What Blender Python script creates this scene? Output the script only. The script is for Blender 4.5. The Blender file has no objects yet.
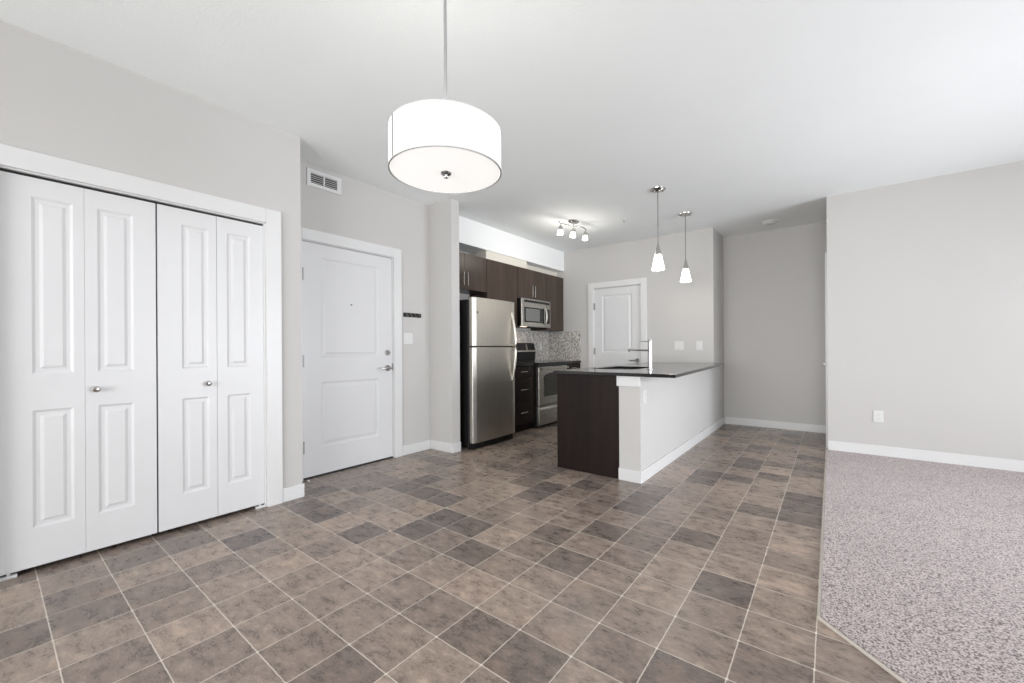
import bpy, bmesh, math, random
from mathutils import Vector, Matrix
random.seed(7)
PI = math.pi
S = bpy.context.scene
COL = S.collection

# ------------------------------------------------------------------ camera
cam_data = bpy.data.cameras.new('camera')
cam = bpy.data.objects.new('camera', cam_data)
COL.objects.link(cam)
cam_data.sensor_fit = 'HORIZONTAL'
cam_data.sensor_width = 36.0
cam_data.lens = 410.994 / 1024 * 36.0
cam_data.shift_y = (348.364 - 341.5) / 1024
cam_data.clip_start = 0.02
cam.matrix_world = (Matrix.Translation((0, 0, 1.1237)) @ Matrix.Rotation(0.6601, 4, 'Z')
                    @ Matrix.Rotation(PI / 2, 4, 'X') @ Matrix.Rotation(-0.0059, 4, 'Z'))
S.camera = cam

# ------------------------------------------------------------------ colour management, sky, daylight
S.view_settings.view_transform = 'Standard'
S.view_settings.look = 'None'
S.view_settings.exposure = 0.0
S.view_settings.gamma = 1.0
S.view_settings.use_curve_mapping = False

world = bpy.data.worlds.new('sky')
S.world = world
world.use_nodes = True
bg = world.node_tree.nodes['Background']
bg.inputs['Color'].default_value = (0.86, 0.92, 1.0, 1)
bg.inputs['Strength'].default_value = 1.6


def area(name, loc, rot, sx, sy, power, color, parent=None, spread=PI):
    d = bpy.data.lights.new(name, 'AREA')
    d.shape = 'RECTANGLE'
    d.size = sx
    d.size_y = sy
    d.energy = power
    d.color = color
    d.spread = spread
    o = bpy.data.objects.new(name, d)
    COL.objects.link(o)
    o.location = loc
    o.rotation_euler = rot
    return o


# daylight arriving through the patio door (window wall); rear area light is added fill
area('patio_daylight', (3.62, 3.4, 1.08), (0, PI / 2, 0), 1.95, 3.6, 138, (0.91, 0.94, 1.0), spread=math.radians(128))
area('rear_fill_light', (-0.4, -3.52, 1.4), (-PI / 2, 0, PI), 4.4, 2.0, 290, (0.98, 0.985, 1.0), spread=math.radians(150))

# ------------------------------------------------------------------ helpers
def lin(c):
    r = []
    for v in c:
        v = v / 255.0
        r.append(v / 12.92 if v <= 0.04045 else ((v + 0.055) / 1.055) ** 2.4)
    return (r[0], r[1], r[2], 1.0)


class NT:
    """small helper for node graphs"""
    def __init__(self, name):
        self.m = bpy.data.materials.new(name)
        self.m.use_nodes = True
        self.t = self.m.node_tree
        self.b = self.t.nodes['Principled BSDF']
        self.out = self.t.nodes['Material Output']

    def n(self, kind, **kw):
        nd = self.t.nodes.new(kind)
        for k, v in kw.items():
            setattr(nd, k, v)
        return nd

    def l(self, a, b):
        self.t.links.new(a, b)

    def val(self, sock, v):
        if hasattr(v, 'links') or hasattr(v, 'is_linked'):
            self.l(v, sock)
        else:
            sock.default_value = v

    def math(self, op, a, b=None, c=None, clamp=False):
        nd = self.n('ShaderNodeMath', operation=op)
        nd.use_clamp = clamp
        self.val(nd.inputs[0], a)
        if b is not None:
            self.val(nd.inputs[1], b)
        if c is not None:
            self.val(nd.inputs[2], c)
        return nd.outputs[0]

    def vmath(self, op, a, b=None):
        nd = self.n('ShaderNodeVectorMath', operation=op)
        self.val(nd.inputs[0], a)
        if b is not None:
            self.val(nd.inputs[1], b)
        return nd.outputs[0]

    def mix(self, f, a, b, mode='MIX'):
        nd = self.n('ShaderNodeMix', data_type='RGBA', blend_type=mode)
        self.val(nd.inputs[0], f)
        self.val(nd.inputs[6], a)
        self.val(nd.inputs[7], b)
        return nd.outputs[2]

    def coords(self, kind='Object'):
        return self.n('ShaderNodeTexCoord').outputs[kind]

    def noise(self, vec, scale, detail=4, rough=0.55, dim='3D'):
        nd = self.n('ShaderNodeTexNoise', noise_dimensions=dim)
        self.l(vec, nd.inputs['Vector'])
        nd.inputs['Scale'].default_value = scale
        nd.inputs['Detail'].default_value = detail
        nd.inputs['Roughness'].default_value = rough
        return nd.outputs['Fac']

    def ramp(self, fac, stops, interp='LINEAR'):
        nd = self.n('ShaderNodeValToRGB')
        nd.color_ramp.interpolation = interp
        e = nd.color_ramp.elements
        while len(e) < len(stops):
            e.new(0.5)
        for el, (p, c) in zip(e, stops):
            el.position = p
            el.color = c
        self.l(fac, nd.inputs[0])
        return nd.outputs[0]

    def bump(self, h, strength, dist):
        nd = self.n('ShaderNodeBump')
        nd.inputs['Strength'].default_value = strength
        nd.inputs['Distance'].default_value = dist
        self.l(h, nd.inputs['Height'])
        self.l(nd.outputs[0], self.b.inputs['Normal'])

    def scaled(self, vec, s):
        mp = self.n('ShaderNodeMapping')
        mp.inputs['Scale'].default_value = s
        self.l(vec, mp.inputs['Vector'])
        return mp.outputs[0]


def plain(name, c, rough=0.5, metal=0.0, spec=0.5, var=0.02, vscale=3.0):
    """one-colour material with a very faint procedural unevenness"""
    g = NT(name)
    a = lin(c)
    dk = tuple(x * (1 - var) for x in a[:3]) + (1,)
    lt = tuple(min(1, x * (1 + var)) for x in a[:3]) + (1,)
    f = g.noise(g.coords(), vscale, 3)
    g.l(g.ramp(f, [(0.3, dk), (0.7, lt)]), g.b.inputs['Base Color'])
    g.b.inputs['Roughness'].default_value = rough
    g.b.inputs['Metallic'].default_value = metal
    g.b.inputs['Specular IOR Level'].default_value = spec
    return g.m


def paint(name, c, rough, bscale, bstr, bdist=0.001):
    g = NT(name)
    a = lin(c)
    co = g.coords()
    f = g.noise(co, 1.3, 2)
    g.l(g.ramp(f, [(0.3, tuple(x * .99 for x in a[:3]) + (1,)), (0.7, tuple(min(1, x * 1.01) for x in a[:3]) + (1,))]), g.b.inputs['Base Color'])
    g.b.inputs['Roughness'].default_value = rough
    g.b.inputs['Specular IOR Level'].default_value = 0.3
    h = g.noise(co, bscale, 3, 0.6)
    g.bump(h, bstr, bdist)
    return g.m


def wood(name, dark, light, rough=0.35, axis='Z'):
    g = NT(name)
    co = g.coords()
    s = (60, 60, 2.2) if axis == 'Z' else ((2.2, 60, 60) if axis == 'X' else (60, 2.2, 60))
    f1 = g.noise(g.scaled(co, s), 1.0, 5, 0.6)
    s2 = tuple(v * 0.16 for v in s)
    f2 = g.noise(g.scaled(co, s2), 1.0, 3, 0.5)
    f = g.math('ADD', g.math('MULTIPLY', f1, 0.6), g.math('MULTIPLY', f2, 0.4))
    g.l(g.ramp(f, [(0.34, lin(dark)), (0.66, lin(light))]), g.b.inputs['Base Color'])
    g.b.inputs['Roughness'].default_value = rough
    g.b.inputs['Specular IOR Level'].default_value = 0.22
    g.bump(f1, 0.08, 0.001)
    return g.m


def steel(name, c, rough=0.28, axis='Y'):
    g = NT(name)
    co = g.coords()
    s = (300, 3, 300) if axis == 'Y' else (300, 300, 3)
    f = g.noise(g.scaled(co, s), 1.0, 3, 0.6)
    a = lin(c)
    g.l(g.ramp(f, [(0.3, tuple(x * .9 for x in a[:3]) + (1,)), (0.7, tuple(min(1, x * 1.08) for x in a[:3]) + (1,))]), g.b.inputs['Base Color'])
    g.b.inputs['Metallic'].default_value = 1.0
    g.l(g.math('ADD', g.math('MULTIPLY', f, 0.12), rough - 0.06), g.b.inputs['Roughness'])
    return g.m


def glow(name, c, strength, rough=0.4):
    g = NT(name)
    g.b.inputs['Base Color'].default_value = lin((245, 245, 243))
    g.b.inputs['Roughness'].default_value = rough
    f = g.noise(g.coords(), 60, 3)
    g.l(g.ramp(f, [(0.3, tuple(x * .96 for x in lin(c)[:3]) + (1,)), (0.7, lin(c))]), g.b.inputs['Emission Color'])
    g.b.inputs['Emission Strength'].default_value = strength
    return g.m


class MB:
    """collects shapes in world coordinates and links them as ONE mesh object"""
    def __init__(self):
        self.v = []
        self.f = []

    def add(self, vs, fs):
        o = len(self.v)
        self.v += [tuple(p) for p in vs]
        self.f += [tuple(i + o for i in q) for q in fs]
        return self

    def box(self, x0, x1, y0, y1, z0, z1):
        if x0 > x1: x0, x1 = x1, x0
        if y0 > y1: y0, y1 = y1, y0
        if z0 > z1: z0, z1 = z1, z0
        vs = [(x0, y0, z0), (x1, y0, z0), (x1, y1, z0), (x0, y1, z0), (x0, y0, z1), (x1, y0, z1), (x1, y1, z1), (x0, y1, z1)]
        return self.add(vs, [(0, 3, 2, 1), (4, 5, 6, 7), (0, 1, 5, 4), (1, 2, 6, 5), (2, 3, 7, 6), (3, 0, 4, 7)])

    def prism(self, poly, z0, z1):
        """vertical prism over an (x, y) polygon, counter-clockwise"""
        n = len(poly)
        vs = [(x, y, z0) for x, y in poly] + [(x, y, z1) for x, y in poly]
        fs = [tuple(range(n - 1, -1, -1)), tuple(range(n, 2 * n))]
        fs += [(i, (i + 1) % n, n + (i + 1) % n, n + i) for i in range(n)]
        return self.add(vs, fs)

    def extrude(self, poly, fr, d0, d1):
        """prism of a (u, w) polygon placed through fr(u, depth, w)"""
        n = len(poly)
        vs = [fr(u, d0, w) for u, w in poly] + [fr(u, d1, w) for u, w in poly]
        fs = [tuple(range(n - 1, -1, -1)), tuple(range(n, 2 * n))]
        fs += [(i, (i + 1) % n, n + (i + 1) % n, n + i) for i in range(n)]
        return self.add(vs, fs)

    def lathe(self, c, prof, axis='Z', seg=32, caps=True):
        """prof: (radius, height along axis)"""
        base = Vector(c)
        ax = {'X': (Vector((0, 1, 0)), Vector((0, 0, 1)), Vector((1, 0, 0))),
              'Y': (Vector((0, 0, 1)), Vector((1, 0, 0)), Vector((0, 1, 0))),
              'Z': (Vector((1, 0, 0)), Vector((0, 1, 0)), Vector((0, 0, 1)))}[axis] if isinstance(axis, str) else axis
        vs = []
        for r, h in prof:
            for k in range(seg):
                a = 2 * PI * k / seg
                vs.append(base + ax[0] * (r * math.cos(a)) + ax[1] * (r * math.sin(a)) + ax[2] * h)
        fs = []
        for i in range(len(prof) - 1):
            for k in range(seg):
                k2 = (k + 1) % seg
                fs.append((i * seg + k, i * seg + k2, (i + 1) * seg + k2, (i + 1) * seg + k))
        if caps:
            fs.append(tuple(range(seg - 1, -1, -1)))
            m = (len(prof) - 1) * seg
            fs.append(tuple(range(m, m + seg)))
        return self.add(vs, fs)

    def tube(self, pts, r, seg=10, sx=1.0):
        """round bar along points; r a number or list; sx flattens it sideways"""
        P = [Vector(p) for p in pts]
        n = len(P)
        R = r if isinstance(r, (list, tuple)) else [r] * n
        vs = []
        up = None
        for i in range(n):
            t = (P[min(i + 1, n - 1)] - P[max(i - 1, 0)]).normalized()
            if up is None:
                up = Vector((0, 0, 1)) if abs(t.z) < 0.9 else Vector((0, 1, 0))
            a = t.cross(up).normalized()
            b = a.cross(t).normalized()
            up = b
            for k in range(seg):
                q = 2 * PI * k / seg
                vs.append(P[i] + a * (R[i] * sx * math.cos(q)) + b * (R[i] * math.sin(q)))
        fs = []
        for i in range(n - 1):
            for k in range(seg):
                k2 = (k + 1) % seg
                fs.append((i * seg + k, i * seg + k2, (i + 1) * seg + k2, (i + 1) * seg + k))
        fs.append(tuple(range(seg - 1, -1, -1)))
        fs.append(tuple(range((n - 1) * seg, n * seg)))
        return self.add(vs, fs)

    def build(self, name, mat, parent=None, bevel=0.0, smooth=False, seg=2):
        me = bpy.data.meshes.new(name)
        if parent is not None:
            o0 = wloc(parent)
        else:
            xs = [p[0] for p in self.v]; ys = [p[1] for p in self.v]; zs = [p[2] for p in self.v]
            o0 = Vector(((min(xs) + max(xs)) / 2, (min(ys) + max(ys)) / 2, min(zs)))
        me.from_pydata([tuple(Vector(p) - o0) for p in self.v], [], self.f)
        bm = bmesh.new()
        bm.from_mesh(me)
        bmesh.ops.recalc_face_normals(bm, faces=bm.faces)
        bm.to_mesh(me)
        bm.free()
        me.update()
        me.materials.append(mat)
        o = bpy.data.objects.new(name, me)
        COL.objects.link(o)
        if parent is not None:
            o.parent = parent
        else:
            o.location = o0
        if smooth:
            me.shade_smooth()
            me.set_sharp_from_angle(angle=math.radians(35))
        if bevel:
            md = o.modifiers.new('edge', 'BEVEL')
            md.width = bevel
            md.segments = seg
            md.limit_method = 'ANGLE'
            md.angle_limit = math.radians(40)
        return o


def wloc(o):
    p = Vector((0, 0, 0))
    while o is not None:
        p += Vector(o.location)
        o = o.parent
    return p


def tag(o, label, cat=None, group=None, kind=None):
    o['label'] = label
    if cat: o['category'] = cat
    if group: o['group'] = group
    if kind: o['kind'] = kind
    return o


def thing(name, loc, label, cat, group=None, kind=None):
    o = bpy.data.objects.new(name, None)
    o.empty_display_size = 0.1
    COL.objects.link(o)
    o.location = loc
    return tag(o, label, cat, group, kind)


def struct(name, mb, mat, label, cat, bevel=0.0):
    return tag(mb.build(name, mat, None, bevel), label, cat, None, 'structure')


def copy_tree(o, parent=None):
    c = o.copy()
    COL.objects.link(c)
    c.parent = parent
    for ch in list(o.children):
        copy_tree(ch, c)
    return c


# frames: u along the wall, d out of the wall towards the room, w up
def frX(x):            # wall facing +X, u = Y
    return lambda u, d, w: (x + d, u, w)


def frY(y):            # wall facing -Y, u = X
    return lambda u, d, w: (u, y - d, w)


def boxf(mb, fr, u0, u1, d0, d1, w0, w1):
    a = fr(u0, d0, w0); b = fr(u1, d1, w1)
    return mb.box(a[0], b[0], a[1], b[1], a[2], b[2])


def panel_slab(mb, fr, u0, u1, w0, w1, thick, panels, groove=0.010, bev=(0.012, 0.022, 0.036), rise=0.003):
    """slab whose front face (d = 0) carries raised moulded panels"""
    us = sorted({u0, u1, *[p[0] for p in panels], *[p[2] for p in panels]})
    ws = sorted({w0, w1, *[p[1] for p in panels], *[p[3] for p in panels]})
    for i in range(len(us) - 1):
        for j in range(len(ws) - 1):
            cu, cw = (us[i] + us[i + 1]) / 2, (ws[j] + ws[j + 1]) / 2
            if any(p[0] < cu < p[2] and p[1] < cw < p[3] for p in panels):
                continue
            mb.add([fr(us[i], 0, ws[j]), fr(us[i + 1], 0, ws[j]), fr(us[i + 1], 0, ws[j + 1]), fr(us[i], 0, ws[j + 1])], [(0, 1, 2, 3)])
    for a, b, c, d in panels:
        rings = [(0, 0), (bev[0], -groove), (bev[1], -groove), (bev[2], -rise)]
        vs = []
        for ins, dep in rings:
            vs += [fr(a + ins, dep, b + ins), fr(c - ins, dep, b + ins), fr(c - ins, dep, d - ins), fr(a + ins, dep, d - ins)]
        fs = []
        for r in range(len(rings) - 1):
            for k in range(4):
                fs.append((r * 4 + k, r * 4 + (k + 1) % 4, (r + 1) * 4 + (k + 1) % 4, (r + 1) * 4 + k))
        fs.append(tuple(range((len(rings) - 1) * 4, len(rings) * 4)))
        mb.add(vs, fs)
    A = [fr(u0, 0, w0), fr(u1, 0, w0), fr(u1, 0, w1), fr(u0, 0, w1), fr(u0, -thick, w0), fr(u1, -thick, w0), fr(u1, -thick, w1), fr(u0, -thick, w1)]
    mb.add(A, [(0, 1, 5, 4), (1, 2, 6, 5), (2, 3, 7, 6), (3, 0, 4, 7), (4, 5, 6, 7)])
    return mb


def tuber(mb, fr, pts, r, seg=10, sx=1.0):
    return mb.tube([fr(*p) for p in pts], r, seg, sx)


def disc(mb, fr, u, w, d0, d1, r0, r1=None, seg=24):
    r1 = r0 if r1 is None else r1
    vs = []
    for d, r in ((d0, r0), (d1, r1)):
        for k in range(seg):
            a = 2 * PI * k / seg
            vs.append(fr(u + r * math.cos(a), d, w + r * math.sin(a)))
    fs = [(k, (k + 1) % seg, seg + (k + 1) % seg, seg + k) for k in range(seg)]
    fs += [tuple(range(seg)), tuple(range(seg, 2 * seg))]
    return mb.add(vs, fs)


# ------------------------------------------------------------------ materials
M = {}
M['wall'] = paint('greige_wall_paint', (193, 191, 188), 0.75, 160, 0.05)
M['ceiling'] = paint('white_ceiling_texture', (242, 245, 244), 0.9, 70, 0.35, 0.003)
M['trim'] = plain('white_trim_paint', (214, 214, 213), 0.35, var=0.01)
M['soffit'] = plain('white_soffit_paint', (240, 241, 240), 0.6, var=0.008)
M['filler'] = plain('filler_paint_warm_lit', (222, 217, 205), 0.5, var=0.01)  # cream is the track light's warm tint put into the colour
M['door'] = plain('white_door_paint', (212, 212, 212), 0.38, var=0.01)
M['plate'] = plain('white_plastic', (212, 212, 210), 0.3, var=0.01)
M['chrome'] = plain('satin_nickel', (190, 188, 184), 0.22, 1.0)
M['bright_chrome'] = plain('polished_chrome', (165, 165, 165), 0.2, 1.0)
M['dark_chrome'] = plain('dull_nickel', (130, 130, 128), 0.35, 1.0)
M['hinge'] = plain('brushed_hinge_metal', (150, 150, 150), 0.4, 0.6)
M['black'] = plain('black_plastic', (14, 14, 15), 0.45)
M['closet_shade'] = plain('painted_closet_shade', (24, 22, 21), 0.9)  # near-black stands in for the shade inside the closed closet
M['black_gloss'] = plain('black_glass', (14, 14, 15), 0.08)
M['steel'] = steel('brushed_stainless', (196, 192, 183), 0.38, 'Z')
M['steel_h'] = steel('brushed_stainless_horizontal', (182, 178, 170), 0.28, 'Y')
M['sink_steel'] = steel('sink_stainless', (120, 120, 118), 0.3, 'Y')
M['wood'] = wood('wenge_cabinet_wood', (52, 43, 37), (82, 70, 61), 0.30)
M['wood_dark'] = wood('espresso_panel_wood', (23, 15, 13), (36, 26, 23), 0.42)
M['rack'] = plain('black_metal', (30, 29, 28), 0.45, 0.3)
M['mesh_glass'] = plain('mesh_glass_with_reflection', (112, 112, 109), 0.12)  # grey of the mesh window with its reflection painted in
M['oven_glass'] = plain('dark_oven_glass', (52, 52, 44), 0.1)
M['strip'] = plain('pale_edge_strip', (205, 198, 188), 0.35, 0.2)
M['slot'] = plain('outlet_slot', (120, 118, 116), 0.6)
M['vent_dark'] = plain('dark_grey_and_duct_shade', (60, 60, 58), 0.9)  # painted shade in the vent duct, plain dark grey on other parts


def floor_mat():
    g = NT('slate_look_vinyl_tile')
    co = g.coords()
    sep = g.n('ShaderNodeSeparateXYZ')
    g.l(co, sep.inputs[0])
    px, py = 0.2340, 0.2296
    u = g.math('DIVIDE', g.math('ADD', sep.outputs[0], 0.2850 + px * 40), px)
    v = g.math('DIVIDE', g.math('ADD', sep.outputs[1], -0.163 + py * 40), py)
    iu, iv = g.math('FLOOR', u), g.math('FLOOR', v)
    fu, fv = g.math('FRACT', u), g.math('FRACT', v)
    cid = g.n('ShaderNodeCombineXYZ')
    g.l(iu, cid.inputs[0]); g.l(iv, cid.inputs[1])
    wn = g.n('ShaderNodeTexWhiteNoise', noise_dimensions='2D')
    g.l(cid.outputs[0], wn.inputs['Vector'])
    base = g.ramp(wn.outputs['Value'], [
        (0.0, lin((98, 89, 86))), (0.18, lin((110, 99, 93))), (0.36, lin((127, 114, 106))), (0.62, lin((137, 123, 114))),
        (0.85, lin((147, 132, 121))), (1.0, lin((155, 138, 127)))])
    off = g.vmath('SCALE', wn.outputs['Color'])
    off.node.inputs['Scale'].default_value = 37.0
    p = g.vmath('ADD', co, off)
    # cloudy slate streaks, bent by a coarse warp
    wp = g.n('ShaderNodeTexNoise'); g.l(p, wp.inputs['Vector']); wp.inputs['Scale'].default_value = 9.0; wp.inputs['Detail'].default_value = 3
    ws_ = g.vmath('SCALE', wp.outputs['Color']); ws_.node.inputs['Scale'].default_value = 0.03
    pw_ = g.vmath('ADD', p, ws_)
    n1 = g.noise(g.scaled(pw_, (13, 26, 13)), 1.0, 5, 0.6)
    n2 = g.noise(pw_, 12.0, 4, 0.6)
    n3 = g.noise(g.scaled(pw_, (60, 130, 60)), 1.0, 5, 0.75)
    f = g.math('ADD', g.math('ADD', g.math('MULTIPLY', n1, 0.55), g.math('MULTIPLY', n2, 0.35)), g.math('MULTIPLY', n3, 0.42))
    f = g.math('ADD', g.math('MULTIPLY', g.math('SUBTRACT', f, 0.65), 1.15), 0.5)
    mot = g.ramp(f, [(0.22, (0.24, 0.235, 0.235, 1)), (0.42, (0.41, 0.405, 0.40, 1)), (0.53, (0.53, 0.525, 0.515, 1)), (0.74, (0.92, 0.89, 0.84, 1))])
    tile = g.mix(1.0, base, mot, 'MULTIPLY')
    tile = g.vmath('ADD', tile, tile)
    # pale rust blush here and there
    bl = g.ramp(g.noise(p, 5.0, 3), [(0.58, (0, 0, 0, 1)), (0.75, (1, 1, 1, 1))])
    tile = g.mix(g.math('MULTIPLY', bl, 0.25), tile, lin((176, 146, 122)))
    # grout lines, slightly wandering
    wob = g.math('MULTIPLY', g.math('SUBTRACT', g.noise(co, 30, 2), 0.5), 0.012)
    du = g.math('ABSOLUTE', g.math('SUBTRACT', g.math('ADD', fu, wob), g.math('ROUND', fu)))
    dv = g.math('ABSOLUTE', g.math('SUBTRACT', g.math('ADD', fv, wob), g.math('ROUND', fv)))
    d = g.math('MINIMUM', du, dv)
    dd = g.math('MAXIMUM', du, dv)
    line = g.ramp(d, [(0.0055, (1, 1, 1, 1)), (0.0105, (0, 0, 0, 1))])
    node = g.ramp(dd, [(0.014, (1, 1, 1, 1)), (0.024, (0, 0, 0, 1))])
    gm = g.math('MAXIMUM', g.math('MULTIPLY', line, 0.8), node)
    col = g.mix(gm, tile, lin((220, 210, 198)))
    g.l(col, g.b.inputs['Base Color'])
    g.l(g.ramp(f, [(0.3, (0.24, 0.24, 0.24, 1)), (0.7, (0.34, 0.34, 0.34, 1))]), g.b.inputs['Roughness'])
    g.b.inputs['Specular IOR Level'].default_value = 0.45
    hh = g.math('SUBTRACT', f, g.math('MULTIPLY', gm, 0.5))
    g.bump(hh, 0.15, 0.002)
    return g.m


def carpet_mat():
    g = NT('mauve_grey_loop_carpet')
    co = g.coords()
    wv = g.n('ShaderNodeTexNoise'); g.l(co, wv.inputs['Vector']); wv.inputs['Scale'].default_value = 60.0
    wsc = g.vmath('SCALE', wv.outputs['Color']); wsc.node.inputs['Scale'].default_value = 0.012
    cw_ = g.vmath('ADD', co, wsc)
    vo = g.n('ShaderNodeTexVoronoi'); g.l(cw_, vo.inputs['Vector']); vo.inputs['Scale'].default_value = 140.0
    tuft = g.math('SUBTRACT', 1.0, vo.outputs['Distance'])
    n1 = g.noise(co, 115, 4, 0.75)
    n3 = g.noise(co, 2.2, 4, 0.6)
    f = g.math('ADD', g.math('MULTIPLY', tuft, 0.45), g.math('MULTIPLY', n1, 0.66))
    c = g.ramp(f, [(0.44, lin((104, 92, 90))), (0.54, lin((170, 156, 154))), (0.64, lin((196, 183, 181))), (0.82, lin((208, 196, 195)))])
    c = g.mix(1.0, c, g.ramp(n3, [(0.3, (0.92, 0.92, 0.92, 1)), (0.7, (1.05, 1.05, 1.05, 1))]), 'MULTIPLY')
    g.l(c, g.b.inputs['Base Color'])
    g.b.inputs['Roughness'].default_value = 1.0
    g.b.inputs['Specular IOR Level'].default_value = 0.1
    g.b.inputs['Sheen Weight'].default_value = 0.25
    g.bump(f, 0.7, 0.007)
    return g.m


def granite_mat():
    g = NT('black_granite')
    co = g.coords()
    n = g.noise(co, 320, 3, 0.7)
    g.l(g.ramp(n, [(0.45, lin((22, 22, 23))), (0.62, lin((48, 47, 46))), (0.72, lin((96, 94, 92)))]), g.b.inputs['Base Color'])
    g.b.inputs['Roughness'].default_value = 0.09
    g.b.inputs['Specular IOR Level'].default_value = 0.55
    return g.m


def mosaic_mat():
    g = NT('grey_glass_and_stone_mosaic')
    co = g.coords()
    s = g.n('ShaderNodeVectorMath', operation='DIVIDE')
    g.l(co, s.inputs[0]); s.inputs[1].default_value = (0.019, 0.019, 0.019)
    fl = g.vmath('FLOOR', s.outputs[0])
    wn = g.n('ShaderNodeTexWhiteNoise', noise_dimensions='3D')
    g.l(fl, wn.inputs['Vector'])
    c = g.ramp(wn.outputs['Value'], [
        (0.0, lin((92, 88, 84))), (0.18, lin((132, 126, 118))), (0.4, lin((168, 164, 158))), (0.62, lin((196, 192, 186))), (0.85, lin((214, 208, 198)))], 'CONSTANT')
    c = g.mix(g.math('MULTIPLY', g.noise(co, 120, 3), 0.35), c, lin((225, 222, 216)))
    fr = g.vmath('FRACTION', s.outputs[0])
    sp = g.n('ShaderNodeSeparateXYZ'); g.l(fr, sp.inputs[0])
    d = None
    geo = g.n('ShaderNodeNewGeometry')
    sn = g.n('ShaderNodeSeparateXYZ'); g.l(geo.outputs['Normal'], sn.inputs[0])
    for k in range(3):
        e = g.math('ABSOLUTE', g.math('SUBTRACT', sp.outputs[k], g.math('ROUND', sp.outputs[k])))
        e = g.math('ADD', e, g.math('ABSOLUTE', sn.outputs[k]))
        d = e if d is None else g.math('MINIMUM', d, e)
    gm = g.ramp(d, [(0.05, (1, 1, 1, 1)), (0.09, (0, 0, 0, 1))])
    g.l(g.mix(gm, c, lin((188, 186, 182))), g.b.inputs['Base Color'])
    g.b.inputs['Roughness'].default_value = 0.22
    return g.m


def glass_mat():
    g = NT('window_glass')
    t = g.n('ShaderNodeBsdfTransparent')
    gl = g.n('ShaderNodeBsdfGlossy')
    gl.inputs['Roughness'].default_value = 0.02
    lw = g.n('ShaderNodeFresnel')
    lw.inputs['IOR'].default_value = 1.45
    mx = g.n('ShaderNodeMixShader')
    g.l(lw.outputs[0], mx.inputs[0]); g.l(t.outputs[0], mx.inputs[1]); g.l(gl.outputs[0], mx.inputs[2])
    g.l(mx.outputs[0], g.out.inputs['Surface'])
    return g.m


M['floor'] = floor_mat()
M['carpet'] = carpet_mat()
M['granite'] = granite_mat()
M['mosaic'] = mosaic_mat()
M['glass'] = glass_mat()
M['shade_fabric'] = glow('lit_drum_fabric', (255, 253, 250), 0.22)
M['shade_glass'] = glow('lit_drum_diffuser', (255, 254, 252), 0.55)
M['cone_glass'] = glow('lit_frosted_cone', (255, 252, 246), 1.5)
M['spot_glass'] = glow('lit_spot_glass', (255, 252, 246), 2.2)

# ------------------------------------------------------------------ key dimensions
H = 2.74
XA, XE, XK = -3.194, -3.578, -3.88      # closet wall, entry wall, kitchen wall
YS, YK, YD, YR = 3.098, 6.03, 6.69, 5.59  # stub wall, pantry wall, hall end wall, living wall
XP = -1.247                              # half wall face
XI, XH = -1.247, -0.032                   # half wall face, carpet edge / hall corner
XW, YB = 3.5, -3.4                      # window wall, rear wall

# ------------------------------------------------------------------ room shell
o = struct('floor', MB().box(-4.2, XW + .2, YB - .2, 7.0, -0.12, 0.0), M['floor'], 'slate look brown and taupe square tile vinyl floor', 'floor')
struct('ceiling', MB().box(-4.2, XW + .2, YB - .2, 7.0, H, H + .12), M['ceiling'], 'white lightly textured flat ceiling over the whole suite', 'ceiling')
for _o in (o,):   # keep the tile pattern locked to the room: object origin at the world origin
    d = Vector(_o.location)
    _o.data.transform(Matrix.Translation(d)); _o.location = (0, 0, 0)

cw = MB()
cl0, cl1, clz = 0.034, 1.248, 2.035
cw.box(XA - .115, XA, YB, cl0, 0, H).box(XA - .115, XA, cl1, 1.492, 0, H).box(XA - .115, XA, cl0, cl1, clz, H)
cw.box(XA - .8, XA - .115, 1.38, 1.492, 0, H)
struct('wall_closet', cw, M['wall'], 'grey wall with the wide bifold closet opening', 'wall')
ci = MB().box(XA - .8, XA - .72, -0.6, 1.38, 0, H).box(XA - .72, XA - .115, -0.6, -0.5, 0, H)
struct('wall_closet_inside', ci, M['closet_shade'], 'closet interior walls painted near black as shade behind the bifold doors', 'wall')

ed0, ed1, edz = 1.671, 2.613, 2.076
ew = MB()
ew.box(XE - .14, XE, 1.40, ed0, 0, H).box(XE - .14, XE, ed1, YS + .06, 0, H).box(XE - .14, XE, ed0, ed1, edz, H)
struct('wall_entry', ew, M['wall'], 'grey wall around the white entry door', 'wall')
struct('wall_stub', MB().box(-4.0, -3.224, YS, YS + .118, 0, H), M['wall'], 'short grey stub wall beside the fridge', 'wall')
struct('wall_kitchen', MB().box(XK - .14, XK, YS + .118, YK + .12, 0, H), M['wall'], 'grey wall behind fridge and range', 'wall')
struct('trim_soffit', MB().box(XK, -3.56, YS + .118, YK, 2.417, H), M['soffit'], 'white soffit box above the kitchen cabinets', 'soffit')
struct('trim_filler', MB().box(XK, -3.572, 4.060, 4.97, 2.306, 2.416).box(XK, -3.70, 4.97, YK, 2.306, 2.416), M['filler'], 'filler box with warm lamp light painted in, between soffit and upper cabinets', 'filler')

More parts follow.
